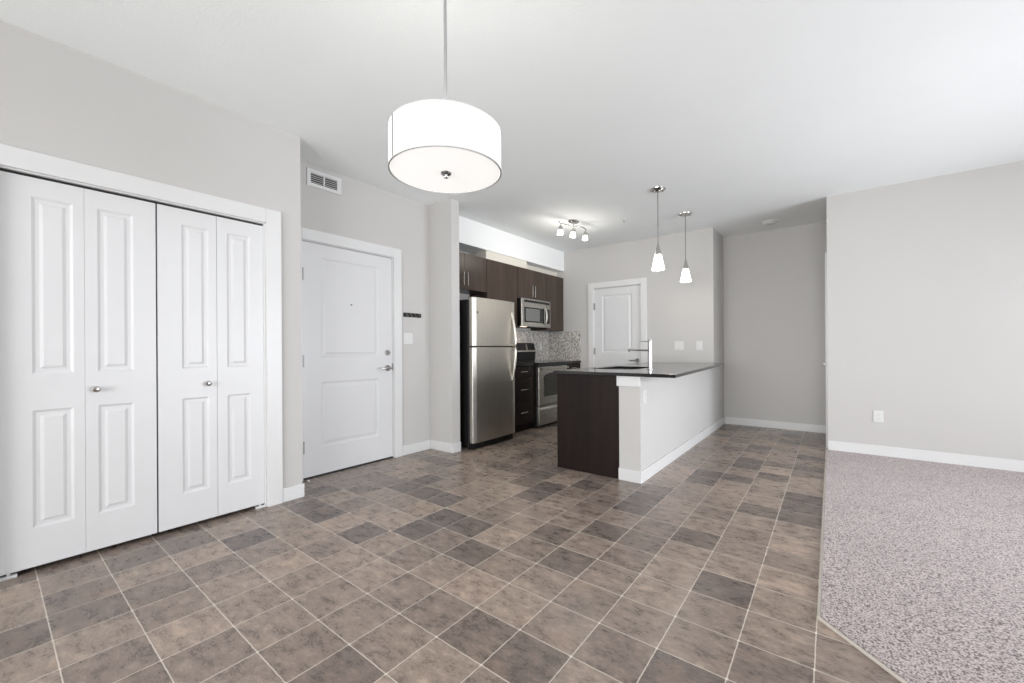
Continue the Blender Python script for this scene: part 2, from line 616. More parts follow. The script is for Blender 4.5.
pd0, pd1, pdz = -3.020, -2.234, 2.078
pw = MB()
pw.box(XK, pd0, YK, YK + .12, 0, H).box(pd1, XI - .12, YK, YK + .12, 0, H).box(pd0, pd1, YK, YK + .12, pdz, H)
pw.box(XI - .12, XI, YK, YD, 0, H)
struct('wall_pantry', pw, M['wall'], 'grey wall with the white pantry door behind the island', 'wall')
struct('wall_hall_end', MB().box(XI - .12, XH + .2, YD, YD + .12, 0, H), M['wall'], 'grey wall closing the short hall past the island', 'wall')
hd0, hd1, hdz = 5.78, 6.56, 2.078
rw = MB()
rw.box(XH, XW + .15, YR, YR + .115, 0, H)
rw.box(XH, XH + .115, YR + .115, hd0, 0, H).box(XH, XH + .115, hd1, YD, 0, H).box(XH, XH + .115, hd0, hd1, hdz, H)
struct('wall_living', rw, M['wall'], 'long grey living room wall rising from the carpet', 'wall')
hw = MB().box(XP - .186, XP, 3.332, YK, 0, 0.884)
struct('wall_half', hw, M['wall'], 'grey half wall backing the kitchen island', 'half wall')

# out of frame walls: patio opening lets daylight in, rear opening added for fill
wy0, wy1, wz1 = 1.6, 5.2, 2.3
ww = MB().box(XW, XW + .15, YB, wy0, 0, H).box(XW, XW + .15, wy1, YR, 0, H).box(XW, XW + .15, wy0, wy1, wz1, H).box(XW, XW + .15, wy0, wy1, 0, .1)
struct('wall_window', ww, M['wall'], 'grey wall with the wide patio window', 'wall')
bx0, bx1, bz0, bz1 = -2.5, 1.7, 0.5, 2.3
bw = MB().box(-4.0, bx0, YB - .15, YB, 0, H).box(bx1, XW + .15, YB - .15, YB, 0, H).box(bx0, bx1, YB - .15, YB, bz1, H).box(bx0, bx1, YB - .15, YB, 0, bz0)
struct('wall_rear', bw, M['wall'], 'grey rear wall with a broad opening added for fill light', 'wall')
w1 = thing('window_1', (XW, (wy0 + wy1) / 2, 0.1), 'white framed patio window in the carpeted room', 'window', kind='structure')
fm = MB()
for y in (wy0, wy0 + 1.8, wy1):
    fm.box(XW + .03, XW + .09, max(wy0, y - .03), min(wy1, y + .03), .1, wz1)
fm.box(XW + .03, XW + .09, wy0, wy1, .1, .16).box(XW + .03, XW + .09, wy0, wy1, wz1 - .06, wz1)
fm.build('window_frame', M['trim'], w1)
MB().box(XW + .055, XW + .062, wy0, wy1, .1, wz1).build('pane', M['glass'], w1)
w2 = thing('added_fill_window', ((bx0 + bx1) / 2, YB, bz0), 'unseen white framed window added in the rear wall for fill light', 'window', kind='structure')
fm = MB()
for x in (bx0, bx0 + 1.4, bx0 + 2.8, bx1):
    fm.box(max(bx0, x - .03), min(bx1, x + .03), YB - .09, YB - .03, bz0, bz1)
fm.box(bx0, bx1, YB - .09, YB - .03, bz0, bz0 + .06).box(bx0, bx1, YB - .09, YB - .03, bz1 - .06, bz1)
fm.build('window_frame', M['trim'], w2)
MB().box(bx0, bx1, YB - .062, YB - .055, bz0, bz1).build('pane', M['glass'], w2)

# carpet with its transition strips
dg = (0.182 + .05, 1.876 - 2.108)
XC = -0.047
ex, ey = XC + 3.0, 2.108 - 3.0
cp = MB().prism([(XC + .008, YR), (XC + .008, 2.113), (ex, ey + .01), (ex, YB), (XW, YB), (XW, YR)], 0.0, 0.014)
struct('floor_carpet', cp, M['carpet'], 'mauve grey loop pile carpet of the living room', 'carpet')
ts = MB()
ts.prism([(XC - .004, YR), (XC - .004, 2.106), (XC + .009, 2.111), (XC + .009, YR)], 0, .011)
ts.prism([(XC - .004, 2.106), (ex - .010, ey), (ex + .004, ey + .006), (XC + .009, 2.111)], 0, .011)
struct('trim_transition', ts, M['strip'], 'pale transition strip between vinyl floor and carpet', 'floor trim', .003)

# ------------------------------------------------------------------ baseboards
bh, bt = 0.102, 0.013


def base(name, line, label, h=bh, t=bt, closed=False):
    """board following a wall line; the room lies on the left-hand side of the direction of travel"""
    P = [Vector((x, y)) for x, y in line]
    off = []
    for i, p in enumerate(P):
        n = []
        if i > 0:
            d = (P[i] - P[i - 1]).normalized(); n.append(Vector((-d.y, d.x)))
        if i < len(P) - 1:
            d = (P[i + 1] - P[i]).normalized(); n.append(Vector((-d.y, d.x)))
        if len(n) == 1:
            off.append(p + n[0] * t)
        else:
            k = (n[0] + n[1]).normalized()
            off.append(p + k * (t / k.dot(n[0])))
    poly = [(p.x, p.y) for p in P] + [(p.x, p.y) for p in reversed(off)]
    return struct(name, MB().prism(poly, 0, h), M['trim'], label, 'baseboard', .004)


base('baseboard_closet', [(XE, 1.492), (XA, 1.492), (XA, 1.347)], 'white baseboard around the corner between closet and entry door')
base('baseboard_entry', [(XE, YS - bt), (XE, 2.708)], 'white baseboard between entry door and stub wall')
base('baseboard_stub', [(-3.224, YS + .118), (-3.224, YS), (XE, YS)], 'white baseboard wrapping the stub wall by the fridge')
base('baseboard_half_wall', [(XI, YD), (XP, 3.332), (XP - .190, 3.332)], 'white baseboard along the island half wall and hall corner')
base('baseboard_hall', [(XH, YD), (XI + bt, YD)], 'white baseboard at the end of the short hall')
base('baseboard_living', [(XW, YR), (XH, YR)], 'white baseboard along the living room wall above the carpet', bh + .012)
base('baseboard_pantry', [(-3.105, YK), (-3.2, YK)], 'short white baseboard beside the pantry door')
m = MB()
boxf(m, frY(3.332), XP - .202, XP + .002, 0, .014, .798, .884)
struct('trim_half_wall_cap', m, M['trim'], 'white trim block under the counter on the half wall end', 'trim', .003)

# ------------------------------------------------------------------ doors
def casing(name, fr, u0, u1, w1, label, wd=0.09, t=0.017, jd=0.12):
    m = MB()
    boxf(m, fr, u0 - wd, u0 + .004, 0, t, 0, w1 + wd)
    boxf(m, fr, u1 - .004, u1 + wd, 0, t, 0, w1 + wd)
    boxf(m, fr, u0 + .004, u1 - .004, 0, t, w1 - .004, w1 + wd)
    boxf(m, fr, u0, u0 + .012, -jd, 0, 0, w1)
    boxf(m, fr, u1 - .012, u1, -jd, 0, 0, w1)
    boxf(m, fr, u0, u1, -jd, 0, w1 - .012, w1)
    return struct(name, m, M['trim'], label, 'door trim', .003)


def hinge(fr, u, w, parent, d=0.0, h=0.105):
    m = MB()
    disc_axis = [fr(u, d + .006, w), fr(u, d + .006, w + h)]
    m.tube(disc_axis, .008, 10)
    boxf(m, fr, u - .014, u + .018, d - .004, d + .003, w, w + h)
    return m.build('hinge', M['hinge'], parent, smooth=True)


def lever(fr, u, w, parent, sgn=-1, d=0.0, name='door_lever', mat='chrome'):
    m = MB()
    disc(m, fr, u, w, d, d + .012, .032, .029)
    tuber(m, fr, [(u, d + .01, w), (u, d + .045, w)], .012, 12)
    tuber(m, fr, [(u - sgn * .012, d + .046, w), (u + sgn * .03, d + .05, w), (u + sgn * .075, d + .047, w - .002), (u + sgn * .112, d + .040, w + .004)], [.011, .0105, .009, .0075], 12)
    return m.build(name, M[mat], parent, smooth=True)


# closet bifold pairs
frA = frX(XA - .016)
casing('trim_closet_casing', frX(XA), cl0, cl1, clz, 'white casing around the bifold closet opening', .098, .017, .115)
leaf_z0, leaf_z1 = 0.026, 2.009
PZ = ((0.222, 0.822), (1.008, 1.914))


def bifold(name, loc_y, label, leaves, knob, stop_y):
    t = thing(name, (XA - .03, loc_y, 0), label, 'closet door', 'bifold closet doors', 'structure')
    for (a, b, p0, p1) in leaves:
        lf = panel_slab(MB(), frA, a, b, leaf_z0, leaf_z1, .03, [(p0, z0, p1, z1) for z0, z1 in PZ], groove=.006, bev=(.012, .026, .040), rise=.0008).build('door_leaf', M['door'], t)
        if a < knob[0] < b:
            m = MB()
            prof = [(.009, 0), (.008, .012), (.013, .018), (.0175, .026), (.0165, .032), (.009, .036)]
            m.lathe(frA(knob[0], 0, knob[1]), prof, 'X', 20)
            m.build('door_knob', M['chrome'], lf, smooth=True)
    m = MB()
    boxf(m, frA, stop_y - .028, stop_y + .028, -.024, .004, 0.0, .014)
    boxf(m, frA, stop_y - .006, stop_y + .006, -.018, -.006, .014, .026)
    m.build('pivot_bracket', M['plate'], t)
    return t


bifold('door_1', .355, 'white two leaf bifold closet door farther from the entry door', [(.048, .3410, .154, .300), (.3421, .641, .392, .541)], (.383, .913), .074)
bifold('door_2', .945, 'white two leaf bifold closet door next to the entry door', [(.649, .951, .766, .908), (.953, 1.238, 1.010, 1.150)], (.897, .908), 1.208)
m = MB().box(XA - .05, XA - .024, cl0 + .012, cl1 - .012, 2.013, 2.026)  # black track strip paints the shade in the gap above the leaves
struct('trim_closet_track', m, M['black'], 'bifold closet door track coloured black for the shade in the top gap', 'door track')

# entry door
casing('trim_entry_casing', frX(XE), ed0, ed1, edz, 'white casing around the entry door', .092, .017, .13)
d3 = thing('door_3', (XE - .02, (ed0 + ed1) / 2, 0), 'white two panel entry door with peephole and deadbolt', 'door', None, 'structure')
frE = frX(XE - .010)
slab = panel_slab(MB(), frE, ed0 + .014, ed1 - .015, .016, edz - .016, .044, [(1.850, .255, 2.438, .832), (1.850, 1.050, 2.440, 1.942)], groove=.0055, bev=(.012, .028, .048), rise=.001).build('door_slab', M['door'], d3)
for w in (.226, .972, 1.724):
    hinge(frE, ed0 + .008, w, d3, .004)
lever(frE, 2.540, .930, d3)
m = MB()
disc(m, frE, 2.540, 1.088, 0, .014, .031, .026)
disc(m, frE, 2.540, 1.088, .014, .018, .013, .012)
boxf(m, frE, 2.537, 2.543, .018, .030, 1.073, 1.103)
m.build('deadbolt', M['chrome'], d3, smooth=True)
m = MB()
disc(m, frE, 2.145, 1.545, -.005, .004, .009, .008, 16)
m.build('peephole', M['dark_chrome'], d3, smooth=True)
m = MB()
boxf(m, frE, ed1 - .0165, ed1 - .011, .0, .012, .905, .975)
m.build('strike_plate', M['dark_chrome'], d3)
m = MB()
boxf(m, frX(XE), ed0, ed1, -.10, -.004, 0, .012)
m.build('threshold_gap_shade', M['black'], d3)  # black colour stands in for the shade under the door

# pantry door
casing('trim_pantry_casing', frY(YK), pd0, pd1, pdz, 'white casing around the pantry door', .083, .017, .11)
d4 = thing('door_4', ((pd0 + pd1) / 2, YK + .02, 0), 'white two panel pantry door behind the island', 'door', None, 'structure')
frP = frY(YK + .014)
panel_slab(MB(), frP, pd0 + .014, pd1 - .015, .012, pdz - .015, .04, [(-2.872, .25, -2.383, .83), (-2.872, 1.052, -2.383, 1.952)], groove=.0055, bev=(.012, .028, .048), rise=.001).build('door_slab', M['door'], d4)
for w in (.24, 1.02, 1.735):
    hinge(frP, pd0 + .010, w, d4, .006)
lever(frP, -2.305, .932, d4, mat='dark_chrome')

# hall door in the wall that turns the corner
frHd = lambda u, d, w: (XH - d, u, w)
casing('trim_hall_casing', frHd, hd0, hd1, hdz, 'white casing of the hall door around the corner', .08, .017, .11)
d5 = thing('door_5', (XH + .03, (hd0 + hd1) / 2, 0), 'white hall door around the corner of the living room wall', 'door', None, 'structure')
panel_slab(MB(), lambda u, d, w: (XH + .02 - d, u, w), hd0 + .014, hd1 - .014, .012, hdz - .015, .04, [(hd0 + .14, .25, hd1 - .14, .83), (hd0 + .14, 1.05, hd1 - .14, 1.95)]).build('door_slab', M['door'], d5)
lever(lambda u, d, w: (XH + .02 - d, u, w), hd0 + .07, .93, d5, 1)

# ------------------------------------------------------------------ wall fittings
def rocker_plate(name, fr, u0, u1, w0, w1, label, gangs, group='light switches'):
    uc = (u0 + u1) / 2
    t = thing(name, fr(uc, 0, w0), label, 'light switch', group)
    m = MB()
    boxf(m, fr, u0, u1, 0, .006, w0, w1)
    m.build('wall_plate', M['plate'], t, .002)
    n = gangs
    for k in range(n):
        c = uc + (k - (n - 1) / 2) * .046
        mk = MB()
        wc = (w0 + w1) / 2
        mk.add([fr(c - .016, .006, wc - .033), fr(c + .016, .006, wc - .033), fr(c + .016, .006, wc + .033), fr(c - .016, .006, wc + .033),
                fr(c - .015, .012, wc - .032), fr(c + .015, .012, wc - .032), fr(c + .015, .0075, wc + .032), fr(c - .015, .0075, wc + .032)],
               [(0, 1, 5, 4), (1, 2, 6, 5), (2, 3, 7, 6), (3, 0, 4, 7), (4, 5, 6, 7), (0, 1, 2, 3)])
        mk.build('rocker', M['plate'], t)
    return t


def outlet(name, fr, u0, u1, w0, w1, label):
    uc, wc = (u0 + u1) / 2, (w0 + w1) / 2
    t = thing(name, fr(uc, 0, w0), label, 'electrical outlet', 'duplex outlets')
    m = MB()
    boxf(m, fr, u0, u1, 0, .006, w0, w1)
    m.build('wall_plate', M['plate'], t, .002)
    for s in (-1, 1):
        m = MB()
        z = wc + s * .020
        poly = [(uc + .017 * math.cos(a) * 1.0, z + .0145 * math.sin(a)) for a in [2 * PI * k / 20 for k in range(20)]]
        m.extrude(poly, fr, .005, .0085)
        sock = m.build('socket', M['plate'], t)
        q = MB()
        for du in (-.0065, .0065):
            boxf(q, fr, uc + du - .001, uc + du + .001, .008, .009, z - .002, z + .006)
        disc(q, fr, uc, z - .008, .008, .009, .0022, seg=10)
        q.build('slots', M['slot'], sock)
    return t


rocker_plate('light_switch', frX(XE), 2.737, 2.856, 1.178, 1.294, 'two gang white light switch beside the entry door below the key rack', 2)
rocker_plate('light_switch', frY(YK), -1.758, -1.632, 1.086, 1.209, 'wider white light switch on the pantry wall, nearer the pantry door', 2)
rocker_plate('light_switch', frY(YK), -1.466, -1.386, 1.086, 1.209, 'narrow white light switch on the pantry wall near its outer corner', 1)
outlet('wall_outlet', frY(YR), .339, .417, .349, .469, 'white outlet low on the living room wall above the carpet')
outlet('wall_outlet', frX(XP), 3.395, 3.462, .652, .768, 'white outlet on the half wall under the island counter')
outlet('wall_outlet', frX(XK + .009), 5.742, 5.808, 1.086, 1.198, 'white outlet on the mosaic backsplash right of the range')

t = thing('air_vent', (XE, 1.883, 2.548), 'white rectangular air return grille above the entry door', 'air vent')
m = MB()
v0, v1, vz0, vz1 = 1.724, 2.040, 2.548, 2.700
s0, s1, sz0, sz1 = 1.756, 1.998, 2.579, 2.667
for a in ((v0, s0, vz0, vz1), (s1, v1, vz0, vz1), (s0, s1, vz0, sz0), (s0, s1, sz1, vz1), (1.871, 1.883, sz0, sz1)):
    boxf(m, frX(XE), a[0], a[1], 0, .011, a[2], a[3])
m.build('vent_frame', M['trim'], t, .0015)
m = MB()
boxf(m, frX(XE), s0, s1, 0, .001, sz0, sz1)
m.build('duct_shade', M['vent_dark'], t)  # dark sheet on the wall paints the shade behind the slats
for a, b in ((s0, 1.871), (1.883, s1)):
    for k in range(5):
        z = sz0 + .009 + k * .0175
        q = MB()
        fr = frX(XE)
        q.add([fr(a, .001, z + .006), fr(b, .001, z + .006), fr(b, .010, z - .002), fr(a, .010, z - .002),
               fr(a, .001, z + .008), fr(b, .001, z + .008), fr(b, .010, z), fr(a, .010, z)],
              [(0, 1, 2, 3), (4, 5, 6, 7), (0, 1, 5, 4), (1, 2, 6, 5), (2, 3, 7, 6), (3, 0, 4, 7)])
        q.build('slat', M['trim'], t)

t = thing('key_rack', (XE, 2.85, 1.463), 'small black key rack with four hooks beside the entry door', 'key rack')
m = MB()
boxf(m, frX(XE), 2.734, 2.966, 0, .012, 1.466, 1.510)
m.build('rail_board', M['rack'], t, .002)
for k in range(4):
    u = 2.765 + k * .057
    q = MB()
    fr = frX(XE)
    tuber(q, fr, [(u, .010, 1.492), (u, .024, 1.490), (u, .030, 1.478), (u, .034, 1.470), (u, .042, 1.472), (u, .045, 1.482)], .0035, 8)
    disc(q, fr, u, 1.492, .012, .015, .008, seg=12)
    q.build('hook', M['dark_chrome'], t, smooth=True)

# small white door bumper crumbs seen at the entry door foot
tag(MB().lathe((-3.525, 1.70, 0), [(.012, 0), (.013, .006), (.010, .010)], 'Z', 12).build('door_stop', M['plate'], smooth=True), 'tiny white floor door stop at the hinge foot of the entry door', 'door stop')

# ------------------------------------------------------------------ kitchen: fridge
FX, FY0, FY1 = -3.088, 3.294, 4.058
frF = frX(FX)
t = thing('fridge', (-3.48, (FY0 + FY1) / 2, 0), 'stainless top freezer fridge with black sides', 'refrigerator')
m = MB().box(XK + .03, FX - .085, FY0 + .004, FY1 - .004, .035, 1.672)
m.build('cabinet', M['black'], t, .006)
m = MB().box(FX - .085, FX - .068, FY0 + .012, FY1 - .012, .09, 1.668)
m.build('gasket', M['vent_dark'], t)


def fridge_door(name, w0, w1):
    m = MB()
    n = 14
    poly = []
    # gently bowed front seen in plan with rounded side edges
    for k in range(n + 1):
        q = -1 + 2 * k / n
        y = (FY0 + FY1) / 2 + q * (FY1 - FY0) / 2
        x = FX - .010 * q * q
        if k in (0, n):
            x -= .010
        poly.append((x, y))
    poly = [(FX - .068, FY0)] + poly + [(FX - .068, FY1)]
    m.prism(poly, w0, w1)
    return m.build(name, M['steel'], t, .006, False, 3)


fd = fridge_door('freezer_door', 1.150, 1.694)
rd = fridge_door('fridge_door', .078, 1.137)


def bow_handle(fr, parent, u, wa, wb, dmax, mat, flip=1, base=0.0, r=.012, name='door_handle', uoff=.0):
    """bar standing on the door at wa, bowing out and returning at wb; flip puts the bulge towards wb"""
    m = MB()
    pts, rr = [], []
    n = 16
    for k in range(n + 1):
        s = k / n
        d = base + dmax * (math.sin(PI * (s ** 1.0) * .5) ** .9 if flip else math.sin(PI * s) ** .6)
        pts.append((u + uoff * s, d, wa + (wb - wa) * s))
        rr.append(r)
    if flip:
        pts.append((u + uoff, base, wb))
        rr.append(r)
    tuber(m, fr, pts, rr, 12, 1.35)
    return m.build(name, mat, parent, smooth=True)


bow_handle(frX(FX - .010), fd, 3.992, 1.560, 1.166, .055, M['steel'], 1)
bow_handle(frX(FX - .010), rd, 3.992, .735, 1.120, .055, M['steel'], 1)
m = MB()
disc(m, frF, 3.366, 1.527, -.016, -.003, .015, .014)
m.build('badge', M['dark_chrome'], fd, smooth=True)
m = MB().box(FX - .10, FX - .085 + .05, FY0 + .02, FY1 - .03, .012, .072)
for k in range(4):
    m.box(FX - .036, FX - .032, FY0 + .03, FY1 - .04, .018 + k * .013, .024 + k * .013)
m.build('toe_grille', M['black'], t)
for y in (FY0 + .035, FY1 - .06):
    MB().lathe((FX - .12, y - .015, .018), [(.018, 0), (.018, .03)], 'Y', 16).build('foot', M['dark_chrome'], t, smooth=True)
m = MB().box(FX - .09, FX - .03, FY0 + .02, FY0 + .09, 1.672, 1.70)
m.build('hinge_cover', M['black'], t, .004)

# ------------------------------------------------------------------ kitchen: cabinets
def bar_handle(fr, u, w, parent, vertical=True, ln=.16, r=.006, out=.03):
    m = MB()
    if vertical:
        tuber(m, fr, [(u, out, w - ln / 2), (u, out, w + ln / 2)], r, 12)
        for s in (-.38, .38):
            tuber(m, fr, [(u, 0, w + s * ln), (u, out, w + s * ln)], r * .8, 8)
    else:
        tuber(m, fr, [(u - ln / 2, out, w), (u + ln / 2, out, w)], r, 12)
        for s in (-.38, .38):
            tuber(m, fr, [(u + s * ln, 0, w), (u + s * ln, out, w)], r * .8, 8)
    return m.build('bar_handle', M['chrome'], parent, smooth=True)


def upper(name, y0, y1, z0, z1, doors, label, xf=-3.56):
    t = thing(name, ((XK + xf) / 2, (y0 + y1) / 2, z0), label, 'upper cabinet', 'dark wood upper cabinets')
    MB().box(XK + .002, xf - .021, y0 + .001, y1 - .001, z0, z1).build('cabinet_body', M['wood'], t, .001)
    fr = frX(xf)
    n = len(doors)
    for k, hu in enumerate(doors):
        a = y0 + (y1 - y0) * k / n + .0015
        b = y0 + (y1 - y0) * (k + 1) / n - .0015
        m = MB()
        boxf(m, fr, a, b, -.019, 0, z0 + .002, z1 - .002)
        dr = m.build('cabinet_door', M['wood'], t, .0015)
        if hu is not None:
            bar_handle(fr, (b - .032) if hu == 'hi' else (a + .032), z0 + .125, dr)
    return t


upper('upper_cabinet', 3.220, 4.058, 1.857, 2.304, ['hi', 'lo'], 'dark wood two door upper cabinet above the fridge')
upper('upper_cabinet', 4.062, 4.712, 1.410, 2.304, ['hi', 'lo'], 'tall dark wood upper cabinet between fridge and microwave')
upper('upper_cabinet', 4.718, 5.488, 1.852, 2.304, ['hi', 'lo'], 'short dark wood upper cabinet directly above the microwave')
upper('upper_cabinet', 5.494, 5.998, 1.410, 2.304, [None], 'dark wood single door upper cabinet in the corner past the microwave')
struct('trim_cabinet_filler', MB().box(XK + .002, -3.575, 5.999, YK, 1.41, 2.304), M['wood'], 'narrow dark wood scribe between corner cabinet and pantry wall', 'filler')

# base cabinets
BX = -3.255
frB = frX(BX)
t = thing('drawer_cabinet', ((XK + BX) / 2, 4.385, 0), 'dark wood three drawer base cabinet between fridge and range', 'base cabinet')
MB().box(XK + .002, BX - .02, 4.075, 4.705, .1, .88).box(XK + .002, BX - .075, 4.075, 4.705, 0, .1).build('cabinet_body', M['wood_dark'], t, .001)
for z0, z1, hz in ((.735, .874, .809), (.425, .728, .572), (.108, .418, .266)):
    m = MB()
    boxf(m, frB, 4.078, 4.702, -.019, 0, z0, z1)
    dr = m.build('drawer', M['wood_dark'], t, .0015)
    bar_handle(frB, 4.415, hz, dr, False)
t = thing('base_cabinet', ((XK + BX) / 2, 5.75, 0), 'dark wood base cabinet in the corner past the range', 'base cabinet')
MB().box(XK + .002, BX - .02, 5.492, YK - .002, .1, .88).box(XK + .002, BX - .075, 5.492, YK - .002, 0, .1).build('cabinet_body', M['wood_dark'], t, .001)
m = MB()
boxf(m, frB, 5.495, 6.02, -.019, 0, .735, .874)
bar_handle(frB, 5.76, .809, m.build('drawer', M['wood_dark'], t, .0015), False)
m = MB()
boxf(m, frB, 5.495, 6.02, -.019, 0, .108, .728)
bar_handle(frB, 5.54, .62, m.build('cabinet_door', M['wood_dark'], t, .0015), True)
tag(MB().box(XK + .002, BX + .012, 4.072, 4.706, .882, .918).build('countertop', M['granite'], None, .003), 'short black countertop between fridge and range', 'countertop', 'wall side countertops')
tag(MB().box(XK + .002, BX + .012, 5.490, YK - .002, .882, .918).build('countertop', M['granite'], None, .003), 'short black countertop in the corner past the range', 'countertop', 'wall side countertops')
struct('trim_backsplash', MB().box(XK, XK + .008, 4.06, YK, .919, 1.409).box(XK + .008, -3.252, YK - .008, YK, .919, 1.402), M['mosaic'], 'grey glass and stone mosaic backsplash around the cooking corner', 'backsplash')

# range
RX, RY0, RY1 = -3.20, 4.712, 5.484
frR = frX(RX)
RC = (RY0 + RY1) / 2
t = thing('kitchen_range', ((XK + RX) / 2, RC, 0), 'stainless electric range with black glass top and rear control panel', 'range')
MB().box(XK + .03, RX - .03, RY0, RY1, .045, .90).box(XK + .06, RX - .07, RY0 + .03, RY1 - .03, 0, .045).build('range_body', M['black'], t, .004)
ct = MB().box(XK + .03, RX + .008, RY0, RY1, .900, .921).build('cooktop', M['black_gloss'], t, .005)
for (x, y, r) in ((-3.42, RC - .19, .11), (-3.42, RC + .19, .09), (-3.67, RC - .19, .08), (-3.67, RC + .19, .11)):
    seg = 40
    m = MB()
    vs = []
    for q in (r, r - .005):
        for z in (.9208, .9214):
            for k in range(seg):
                a = 2 * PI * k / seg
                vs.append((x + q * math.cos(a), y + q * math.sin(a), z))
    fs = []
    for p0, p1 in ((0, 1), (1, 3), (3, 2), (2, 0)):
        fs += [(p0 * seg + k, p0 * seg + (k + 1) % seg, p1 * seg + (k + 1) % seg, p1 * seg + k) for k in range(seg)]
    m.add(vs, fs)
    m.build('burner_ring', M['slot'], ct)
m = MB()
boxf(m, frR, RY0 + .004, RY1 - .004, -.03, .0, .868, .899)
m.build('front_rail', M['black'], t, .003)
m = MB()
boxf(m, frR, RY0 + .004, RY1 - .004, -.03, .008, .325, .862)
od = m.build('oven_door', M['steel_h'], t, .005)
m = MB()
wp = [(RY0 + .125, .440), (RY1 - .125, .440), (RY1 - .125, .720), (RY1 - .15, .745)]
for k in range(9):
    q = 1 - 2 * (k + .5) / 9
    wp.append((RC + q * .215, .752 + .022 * (1 - q * q)))
wp += [(RY0 + .15, .745), (RY0 + .125, .720)]
m.extrude(wp, frR, .006, .010)
m.build('oven_window', M['oven_glass'], od)
m = MB()
tuber(m, frR, [(RY0 + .03, .045, .836), (RC, .052, .838), (RY1 - .03, .045, .836)], .013, 14)
for y in (RY0 + .06, RY1 - .06):
    tuber(m, frR, [(y, .006, .836), (y, .045, .836)], .010, 10)
m.build('oven_handle', M['steel_h'], od, smooth=True)
m = MB()
boxf(m, frR, RY0 + .004, RY1 - .004, -.03, .006, .048, .316)
rdw = m.build('warming_drawer', M['steel_h'], t, .004)
m = MB()
fr = frR
m.extrude([(.004, .262), (.028, .262), (.028, .270), (.010, .292), (.004, .292)], lambda a, b, c: fr(RY0 + .03 + b, a, c), 0, RY1 - RY0 - .06)
m.build('drawer_lip', M['steel_h'], rdw)
cn = thing  # rear console
m = MB()
m.extrude([(XK + .014, .921), (XK + .095, .921), (XK + .110, 1.040), (XK + .115, 1.066), (XK + .085, 1.19), (XK + .055, 1.208), (XK + .014, 1.208)], lambda a, b, c: (a, RY0 + b, c), .004, RY1 - RY0 - .004)
con = m.build('control_console', M['black'], t, .004)


def on_console(y, w):   # point on the sloped console face
    s = (w - 1.066) / (1.19 - 1.066)
    return (XK + .115 - .030 * s, y, w)


def console_plate(y0, y1, w0, w1, name, mat, e=.002):
    q = MB()
    vs = []
    for off in (0.0005, e):
        for y, w in ((y0, w0), (y1, w0), (y1, w1), (y0, w1)):
            p = on_console(y, w)
            vs.append((p[0] + off, p[1], p[2] + off * .24))
    q.add(vs, [(0, 1, 2, 3), (4, 5, 6, 7), (0, 1, 5, 4), (1, 2, 6, 5), (2, 3, 7, 6), (3, 0, 4, 7)])
    return q.build(name, mat, con)


console_plate(RY0 + .01, RY1 - .01, 1.068, 1.092, 'console_trim', M['steel_h'], .004)
console_plate(RC - .13, RC + .13, 1.098, 1.180, 'display', M['black_gloss'], .003)
console_plate(RC + .135, RC + .165, 1.094, 1.186, 'console_divider', M['steel_h'], .003)
console_plate(RC - .165, RC - .135, 1.094, 1.186, 'console_divider', M['steel_h'], .003)
for y in (RY0 + .07, RY0 + .165, RY1 - .165, RY1 - .07):
    p = on_console(y, 1.138)
    q = MB().lathe((p[0], p[1], p[2]), [(.024, 0), (.022, .012), (.018, .026), (.016, .028)], 'X', 20)
    q.build('control_knob', M['rack'], con, smooth=True)

# microwave
MX, MY0, MY1, MZ0, MZ1 = -3.470, 4.724, 5.490, 1.440, 1.848
frM = frX(MX)
t = thing('microwave', ((XK + MX) / 2, (MY0 + MY1) / 2, MZ0), 'stainless over the range microwave hung below the cabinet', 'microwave')
MB().box(XK + .01, MX - .035, MY0, MY1, MZ0 + .012, MZ1).build('microwave_body', M['black'], t, .003)


def mw_front(u0, u1, w0, w1, off, th, name, mat, parent, bev=.003):
    m = MB()
    n = 12
    vs = []
    yc, hw = (MY0 + MY1) / 2, (MY1 - MY0) / 2
    for k in range(n + 1):
        u = u0 + (u1 - u0) * k / n
        q = (u - yc) / hw
        d = off - .018 * q * q
        vs += [frM(u, d - th, w0), frM(u, d, w0), frM(u, d, w1), frM(u, d - th, w1)]
    fs = []
    for k in range(n):
        for j in range(4):
            fs.append((k * 4 + j, k * 4 + (j + 1) % 4, (k + 1) * 4 + (j + 1) % 4, (k + 1) * 4 + j))
    fs += [(0, 1, 2, 3), tuple(n * 4 + j for j in range(4))]
    m.add(vs, fs)
    return m.build(name, mat, parent, bev)


md = mw_front(MY0, MY1, MZ0, MZ1 - .0, 0, .034, 'front_panel', M['steel_h'], t, .006)
mw_front(MY0 + .055, MY1 - .035, 1.792, 1.826, .002, .004, 'vent_grille', M['black'], md, .001)
gp = mw_front(MY0 + .055, MY0 + .56, 1.502, 1.722, .003, .006, 'door_glass', M['black_gloss'], md, .002)
mw_front(MY0 + .085, MY0 + .43, 1.522, 1.702, .0045, .004, 'window', M['mesh_glass'], gp, .001)
cpn = mw_front(MY0 + .60, MY1 - .03, 1.502, 1.722, .003, .006, 'control_panel', M['black_gloss'], md, .002)
bow_handle(frM, md, MY0 + .575, 1.478, 1.748, .042, M['steel'], 0, -.004, .011, 'door_handle')
m = MB().box(-3.80, -3.56, MY0 + .06, MY1 - .06, MZ0 + .004, MZ0 + .013)
m.build('underside_filter', M['vent_dark'], t)
lp = MB().box(-3.60, -3.55, MY0 + .10, MY0 + .22, MZ0 + .001, MZ0 + .0045)
lp.build('task_lamp', glow('warm_task_lamp', (255, 226, 200), 3.0), t)
lo = area('task_light', (-3.66, MY0 + .17, MZ0 - .004), (0, 0, 0), .05, .12, 2.2, (1, .80, .66))

